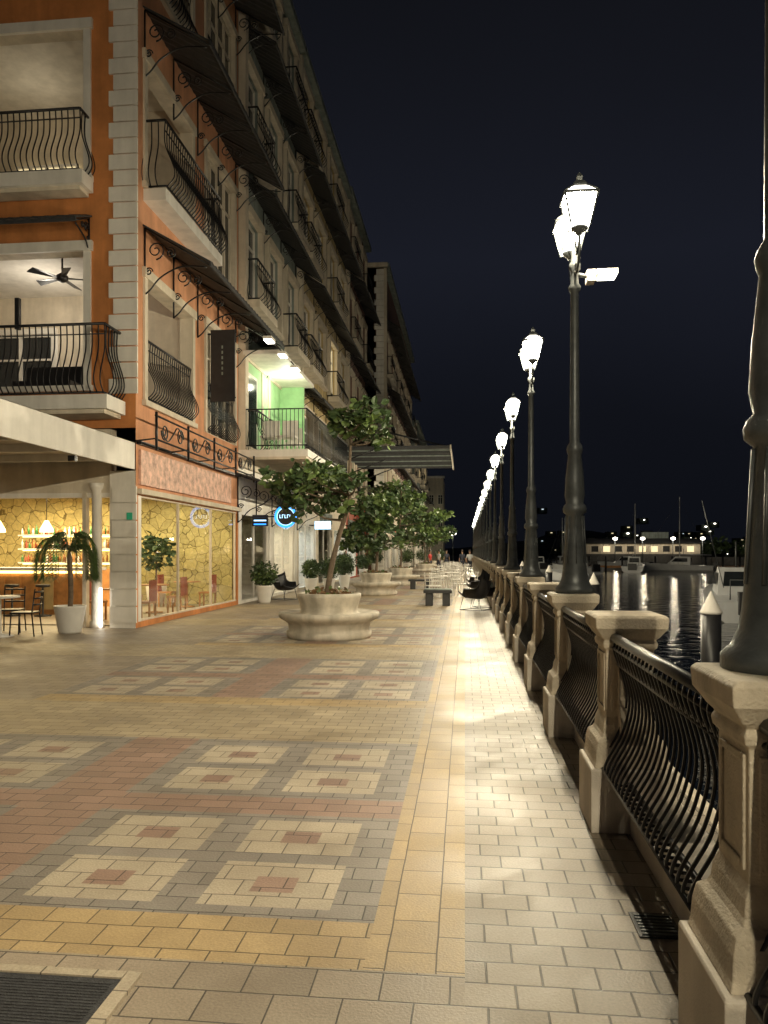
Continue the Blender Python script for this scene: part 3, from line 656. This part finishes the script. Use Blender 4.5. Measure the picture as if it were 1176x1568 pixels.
for _ in range(14): 
    a=R.uniform(0,6.28); q=R.uniform(.35,.95); bl.append((q*math.cos(a)-.05,q*math.sin(a)*.9,R.uniform(1.65,2.4),R.uniform(.2,.32)))
for _ in range(9):
    a=R.uniform(0,6.28); q=R.uniform(.1,.8); bl.append((q*math.cos(a)+.38,q*math.sin(a),R.uniform(2.8,3.45),R.uniform(.18,.3)))
tree(-2.54,14.3,.75,bl,[(-.05,0,0),(.05,0,.6),(.2,.02,1.2),(.38,.0,1.8),(.38,.05,2.4),(.42,0,3.1)],11,n=115,lsize=.155)
def bigtree(x,y,seed,w=1.6,z0=1.4,z1=3.8,nb=20,n=170,ls=.24):
    planter(x,y); R.seed(seed); bl=[]
    for _ in range(nb):
        a=R.uniform(0,6.28); q=R.uniform(.1,1)**.6*w; zz=R.uniform(z0,z1); q*=1-.35*((zz-z0)/(z1-z0)); bl.append((q*math.cos(a),q*math.sin(a),zz,R.uniform(.35,.55)))
    tree(x,y,.75,bl,[(0,0,0),(.05,0,.8),(-.05,.05,1.6),(.05,0,2.8)],seed+1,n=n,lsize=ls)
bigtree(-3.1,37,21,w=2.1); bigtree(-3.3,28.5,25,w=1.0,z0=1.2,z1=2.9,nb=12); bigtree(-2.6,50,33,w=1.8,z0=1.5,z1=3.8); bigtree(-3.0,66,44,w=2,nb=14,n=100)
def shrub(x,y,h=.5,r=.45,pot='potwhite',seed=0):
    R.seed(seed+90); b=MB(); b.lathe([(.17,0),(.19,.05),(.26,h-.05),(.28,h),(.24,h),(.23,h-.06)],0,0,pot,18); b.lathe([(.23,h-.08),(0,h-.05)],0,0,'soil',14)
    b.tube([(0,0,h-.1),(0,0,h+.3)],.03,'bark',6)
    for _ in range(9):
        d=Vector((R.gauss(0,1),R.gauss(0,1),R.gauss(0,.9))).normalized()*r*.55
        b.leaves((d.x,d.y,h+r*.85+d.z),r*.5,90,.09,R.choice(['leafd','leaf']),.9,.1)
    b.leaves((0,0,h+r*.85),r,500,.08,'leafd',.95,.5); b.obj('potted_shrub',loc=(x,y,0))
for i,(x,y,h,r) in enumerate(((-6.25,23.6,.55,.45),(-6.1,30.2,.55,.42),(-5.6,31.5,.5,.5),(-5.2,33.0,.6,.5),(-6.3,40,.7,.5),(-5.9,44.5,.6,.5),(-6.1,52,.8,.55),(-4.3,57,.8,.6),(-4.6,62,.8,.6),(-3.9,70,.8,.6),(-2.3,74,.8,.6))): shrub(x,y,h,r,seed=i)
b=MB(); b.lathe([(.2,0),(.22,.04),(.3,.5),(.31,.54),(.27,.54),(.26,.48)],0,0,'potwhite',20); b.lathe([(.26,.46),(0,.49)],0,0,'soil',14)
b.tube(catm([(0,0,.45),(.02,0,.9),(-.02,0,1.6)]),[.05]*10+[.03],'bark',8); R.seed(5)
for k in range(19):
    a=k*2.4; l=R.uniform(.42,.62); up=R.uniform(.1,.5); d=Vector((math.cos(a),math.sin(a),0)); top=Vector((-.02,0,1.6))
    cv=catm([top,top+d*l*.35+Vector((0,0,up*.8)),top+d*l*.8+Vector((0,0,up*.6)),top+d*l+Vector((0,0,up*.2-.2)),top+d*l*1.02+Vector((0,0,-.5))],7)
    b.tube(cv,.006,'leafd',4); q=Vector((-d.y,d.x,0))
    for i,p in enumerate(cv[3:]):
        for s in (1,-1):
            for e in (0,.02):
                t=p+d*e+q*s*.12+d*.06+Vector((0,0,-.13)); p2=p+d*e; b.add([p2,p2+d*.018+Vector((0,0,.004)),t],[(0,1,2)],'leaf' if i%2 else 'leafd')
b.obj('potted_palm',loc=(-7.75,14.45,0))
# ------------------------------------------------------------ furniture
def cafe_table(x,y):
    b=MB(); b.lathe([(.26,0),(.26,.02),(.05,.06),(.035,.1),(.035,.7),(.08,.72),(.36,.73),(.36,.76)],0,0,'potwhite',24); return b.obj('cafe_table',loc=(x,y,0))
def chair_mesh(m='potwhite'):
    b=MB(); b.box(-.21,.21,-.21,.21,.43,.46,m)
    for u in (-.19,.19):
        b.tube([(u,-.19,.43),(u*1.1,-.21,0)],.014,m,5); b.tube([(u*1.1,.24,0),(u,.19,.43),(u,.25,.9)],.014,m,5)
    for z in (.6,.72,.84): b.tube(catm([(-.19,.21+(z-.43)*.12,z),(0,.25+(z-.43)*.12,z),(.19,.21+(z-.43)*.12,z)]),.018,m,5)
    return b
cafe_table(-8.75,13.7); cafe_table(-9.3,12.9)
c0=chair_mesh('iron').obj('cafe_chair',loc=(-8.35,13.9,0)); c0.rotation_euler[2]=-1.4; inst(c0.data,'cafe_chair',(-9.0,14.5,0),.3)
w0=chair_mesh().obj('white_chair',loc=(-1.0,26,0)); R.seed(12)
for i in range(26):
    inst(w0.data,'white_chair',(R.uniform(-1.3,.35),R.uniform(26,60),0),R.uniform(0,6))
for i in range(7): cafe_table(R.uniform(-1.1,.1),27+i*4.6)
b=MB(); b.box(-.42,.42,-.3,.3,.38,.47,'blackpl'); b.box(-.36,-.14,-.24,.24,0,.379,'blackpl'); b.box(.14,.36,-.24,.24,0,.379,'blackpl'); b.box(-.4,.4,-.28,.28,.471,.5,'grey'); b.obj('black_bench',loc=(-.8,23,0),bevel=.012)
b2=MB(); b2.box(-.5,.5,-.3,.3,.34,.42,'blackpl'); b2.box(-.42,-.2,-.24,.24,0,.339,'blackpl'); b2.box(.2,.42,-.24,.24,0,.339,'blackpl'); b2.obj('black_bench',loc=(-1.9,33,0),bevel=.012)
def lounge(x,y,rz,m='blackpl'):
    b=MB(); pr=catm([(.34,0,.44),(.2,0,.36),(0,0,.34),(-.22,0,.36),(-.34,0,.52),(-.42,0,.82)],4); nn=len(pr); W=11; vs=[];fs=[]
    for i,p in enumerate(pr):
        for j in range(W):
            t=(j/(W-1)-.5)*2; up=.26*abs(t)**3*(1 if i>4 else .4); 
            vs.append((p.x+.1*abs(t)**2*(i/nn),t*.36*(1-.1*(i/nn)),p.z+up*(1-max(0,(i-nn*.6))/nn*1.5)))
    k=len(vs)
    vs+= [(a+.012,bb,c-.03) for a,bb,c in vs]
    for i in range(nn-1):
        for j in range(W-1):
            a=i*W+j; fs.append((a,a+1,a+W+1,a+W)); fs.append((k+a,k+a+W,k+a+W+1,k+a+1))
    for i in range(nn-1):
        for j in (0,W-1): a=i*W+j; fs.append((a,a+W,k+a+W,k+a))
    for j in range(W-1):
        for i in (0,nn-1): a=i*W+j; fs.append((a,k+a,k+a+1,a+1))
    b.add(vs,fs,m,True)
    for s in (-.28,.28): b.tube([(.25,s*.9,.36),(.34,s,.02),(-.34,s,.02),(-.2,s*.9,.36)],.011,'iron',5)
    b.tube([(.34,-.28,.02),(.34,.28,.02)],.011,'iron',5); b.tube([(-.34,-.28,.02),(-.34,.28,.02)],.011,'iron',5)
    o=b.obj('lounge_chair',loc=(x,y,0)); o.rotation_euler[2]=rz
lounge(.3,21.2,2.6); lounge(.62,22.3,3.4); lounge(.45,27,3.0); lounge(.5,31,2.8); lounge(-6.0,25.2,-.6)
# ------------------------------------------------------------ people (distant)
def person(x,y,rz,shirt,h=1.7,stride=.14):
    E=empty('person',(x,y,0)); E.rotation_euler[2]=rz; E.scale=(h/1.72,)*3
    def skin(name,V,Ed,Rd,m):
        me=bpy.data.meshes.new(name); me.from_pydata(V,Ed,[]); o=bpy.data.objects.new(name,me); COL.objects.link(o); o.parent=E
        o.modifiers.new('s','SKIN'); 
        for i,r in enumerate(Rd): me.skin_vertices[0].data[i].radius=(r,r*(.75 if r>.1 else 1))
        me.skin_vertices[0].data[0].use_root=True
        s=o.modifiers.new('ss','SUBSURF'); s.levels=1; s.render_levels=1; me.materials.append(M[m])
    s=stride
    skin('legs',[(0,0,.92),(-.09,0,.86),(-.1,-s*.5,.48),(-.1,-s*.6,.08),(-.1,-s*.6-.13,.04),(.09,0,.86),(.1,s*.3,.48),(.1,s,.09),(.1,s-.13,.04)],[(0,1),(1,2),(2,3),(3,4),(0,5),(5,6),(6,7),(7,8)],[.13,.09,.06,.04,.03,.09,.06,.04,.03],'clothd')
    skin('torso',[(0,0,.93),(0,0,1.15),(0,0,1.38),(-.18,0,1.4),(-.23,.02,1.15),(.18,0,1.4),(.23,-.02,1.15)],[(0,1),(1,2),(2,3),(3,4),(2,5),(5,6)],[.135,.125,.14,.06,.045,.06,.045],shirt)
    skin('head_and_neck',[(0,0,1.4),(0,-.01,1.5),(0,-.02,1.6),(0,-.02,1.68)],[(0,1),(1,2),(2,3)],[.06,.05,.09,.07],'skin')
    for sg in (-1,1): skin('arm',[(sg*.23,sg*-.02,1.16),(sg*.25,-.06,.92),(sg*.25,-.08,.82)],[(0,1),(1,2)],[.038,.028,.03],'skin')
    b=MB(); b.lathe([(.02,1.62),(.085,1.63),(.1,1.68),(.085,1.75),(.04,1.785),(0.005,1.79)],0,.015,'hair',12); b.obj('hair',E)
person(.35,56,.3,'cloth'); person(-.2,60,2.9,'clothd'); person(-2.6,58,1.2,'clothr'); person(-2.1,63,-1,'cloth'); person(-1.7,72,0,'clothd')
# ------------------------------------------------------------ harbour
for (x,y) in ((4.35,14.2),(4.3,26.4),(4.5,42),(4.4,60)):
    b=MB(); b.lathe([(.17,-1.5),(.17,.5)],0,0,'blackpl',18); b.lathe([(.185,.5),(.19,.54),(.17,.56),(.03,.86),(.005,.9)],0,0,'whitep',18); b.obj('mooring_piling',loc=(x,y,0))
def boat(x,y,L=7,W=2.4,rz=0,cabin=True,mast=0):
    b=MB(); st=[]; n=9
    for i in range(n):
        t=i/(n-1); w=W/2*(1-t**2.5)*(1 if t<.99 else .02)+.02; zt=.75+.35*t; 
        st.append([(-w*.55,t*L,-.15+.2*t**3),(-w*.9,t*L,.2),(-w,t*L+.15*t,zt),(w,t*L+.15*t,zt),(w*.9,t*L,.2),(w*.55,t*L,-.15+.2*t**3)])
    vs=[p for s in st for p in s]; fs=[]
    for i in range(n-1):
        for k in range(6): q=(k+1)%6; fs.append((i*6+k,i*6+q,(i+1)*6+q,(i+1)*6+k))
    fs.append((0,1,2,3,4,5)); b.add(vs,fs,'hull')
    if cabin:
        b.add([(-.8,L*.3,.8),(.8,L*.3,.8),(.6,L*.62,.9),(-.6,L*.62,.9),(-.7,L*.3,1.9),(.7,L*.3,1.9),(.55,L*.5,1.9),(-.55,L*.5,1.9)],[(4,5,6,7),(0,1,5,4),(1,2,6,5),(2,3,7,6),(3,0,4,7)],'hull')
        b.add([(-.6,L*.297,1.2),(.6,L*.297,1.2),(.55,L*.297,1.75),(-.55,L*.297,1.75)],[(0,1,2,3)],'dglass')
        b.add([(-.79,L*.34,1.25),(-.72,L*.55,1.25),(-.66,L*.5,1.7),(-.75,L*.34,1.7)],[(0,1,2,3)],'dglass')
        b.tube([(0,L*.4,1.9),(0,L*.4,2.9)],.03,'lampmetal'); b.tube([(-.7,.3,.8),(-.7,.3,1.5),(.7,.3,1.5),(.7,.3,.8)],.025,'lampmetal')
        b.tube([(-.8,1,1.2),(-1.7,-.2,4.3)],.015,'lampmetal'); b.tube([(.8,1,1.2),(1.6,-.2,4.3)],.015,'lampmetal')
        for k in range(7): b.tube([(-W*.45*(1-(k/9)**2),L*.4+k*.5,1.0),(-W*.45*(1-(k/9)**2),L*.4+k*.5,1.45)],.015,'lampmetal')
        b.box(-.5,.5,-.25,.1,.3,1.1,'blackpl')
    if mast:
        b.tube([(0,L*.45,.8),(0,L*.45,mast)],.06,'hull'); b.tube([(0,L*.45,2.2),(0,.3,2.1)],.05,'hull')
        for e in ((0,L,1.1),(0,0,.8),(-W/2,L*.45,.9),(W/2,L*.45,.9)): b.tube([(0,L*.45,mast-.1),e],.012,'lampmetal',4)
    o=b.obj('moored_boat',loc=(x,y,-.9)); o.rotation_euler[2]=rz; return o
boat(10.0,28,8,2.6,-.15); boat(14.5,88,8,2.4,.5); boat(20,95,8,2.6,-.3,mast=8.5); boat(10,100,7,2.4,.2); boat(31,100,9,3,1.2,mast=9.5); boat(8.6,62,5,1.7,.3,False); boat(26,112,8,2.6,.9); boat(15,112,8,2.6,.2,mast=7.5)
E=MB(); E.box(5,48,108,110,-.6,-.3,'wood')
for i in range(19): E.lathe([(.14,-1.2),(.14,1.0)],6+i*2.2,108,'blackpl',8)
E.obj('floating_dock')
# far shore
E=empty('harbour_shed'); b=MB(front(150))
b.box(20,44,-4,0,-1,1.2,'land'); wall(b,23,44,1.2,3.2,[(24+i*2.2,25.3+i*2.2,1.6,2.7) for i in range(9)],'cream'); 
for i in range(9): b.quad((24+i*2.2,-.2,1.6),(25.3+i*2.2,-.2,1.6),(25.3+i*2.2,-.2,2.7),(24+i*2.2,-.2,2.7),'winw' if i in(1,4,5,8) else 'dark')
b.add([(22,.6,3.2),(45,.6,3.2),(44,-3,4.2),(23,-3,4.2)],[(0,1,2,3)],'canopy'); b.box(34,39,-3.5,-3,4.0,5.4,'grey'); b.obj('facade',E)
for x in (38.5,43.8,28,52,33): 
    f=MB(); f.tube([(x,148,-.5),(x,148,4.0)],.08,'lampmetal'); f.lathe([(.1,0),(.4,.1),(.4,.45),(.1,.55)],x,147.8,'ledw',10,z=3.8); o=f.obj('quay_light'); plight('bulb',(x,146.8,4.0),220,(1,.85,.6),o,.3)
b=MB(); R.seed(77); vs=[];fs=[]; n=70
for i in range(n):
    x=-60+i*8; h=14+10*math.sin(i*.17+1)+5*math.sin(i*.5)+R.uniform(-1,1); h*=min(1,max(.15,(x+20)/90)) 
    for (d,hh) in ((330,-1),(350,h*.35),(390,h*.8),(430,h),(520,0)): vs.append((x,d,hh))
for i in range(n-1):
    for k in range(4): a=i*5+k; fs.append((a,a+1,a+6,a+5))
b.add(vs,fs,'hill'); b.obj('hills')
b=MB()
for _ in range(130):
    x=R.uniform(30,200); y=R.uniform(335,350); z=R.uniform(.5,20)*R.random()**.8; s=R.uniform(.15,.42); b.box(x-s*1.3,x+s*1.3,y-9,y-9+s,z+.5,z+.5+s,R.choice(['winw','winw','ledw','winc']))
    b.box(x-2,x+2,y-8,y-2,z-1,z+1.4,'hill')
b.obj('hillside_town')
b=MB(); b.box(20,120,152,160,-1,.6,'land')
for i in range(60): 
    x=R.uniform(20,110); h=R.uniform(1,3.5); b.leaves((x,156,1.5+h*.4),h*.6,60,.9,'leafd',.8,0)
b.obj('shore_vegetation')
f=MB(); f.tube([(-1.6,104,0),(-1.6,104,4)],.06,'lampmetal'); f.lathe([(.1,0),(.45,.2),(.4,.7),(.1,.85)],-1.6,104,'ledw',10,z=3.8); o=f.obj('globe_lamp')
# ------------------------------------------------------------ world / night sky
w=bpy.data.worlds.new('World'); scene.world=w; w.use_nodes=True; n=w.node_tree; L=n.links.new; bg=n.nodes['Background']
tc=n.nodes.new('ShaderNodeTexCoord'); sp=n.nodes.new('ShaderNodeSeparateXYZ'); L(tc.outputs['Generated'],sp.inputs[0])
ns=n.nodes.new('ShaderNodeTexNoise'); ns.inputs['Scale'].default_value=2.2; ns.inputs['Detail'].default_value=4; L(tc.outputs['Generated'],ns.inputs['Vector'])
ma=n.nodes.new('ShaderNodeMath'); ma.operation='MULTIPLY_ADD'; ma.inputs[1].default_value=.18; L(ns.outputs['Fac'],ma.inputs[0]); L(sp.outputs['Z'],ma.inputs[2])
cr=n.nodes.new('ShaderNodeValToRGB'); e=cr.color_ramp.elements
e[0].position=.06; e[0].color=(.0038,.0045,.007,1); e[1].position=.8; e[1].color=(.0042,.0045,.0058,1)
for p,c in ((.24,(.0052,.006,.0092,1)),(.44,(.0098,.0112,.0178,1)),(.6,(.0072,.008,.0118,1))):
    q=e.new(p); q.color=c
L(ma.outputs[0],cr.inputs['Fac']); L(cr.outputs['Color'],bg.inputs['Color']); bg.inputs['Strength'].default_value=1
# ------------------------------------------------------------ camera
cd=bpy.data.cameras.new('camera'); cam=bpy.data.objects.new('camera',cd); COL.objects.link(cam); scene.camera=cam
cam.location=(0,0,1.6); cam.rotation_euler=(math.radians(90),0,math.radians(6)); cd.sensor_fit='HORIZONTAL'; cd.sensor_width=36; cd.lens=36.06; cd.shift_y=61/1176; cd.clip_end=3000; cd.clip_start=.05
scene.view_settings.view_transform='Standard'; scene.view_settings.look='None'; scene.view_settings.exposure=0
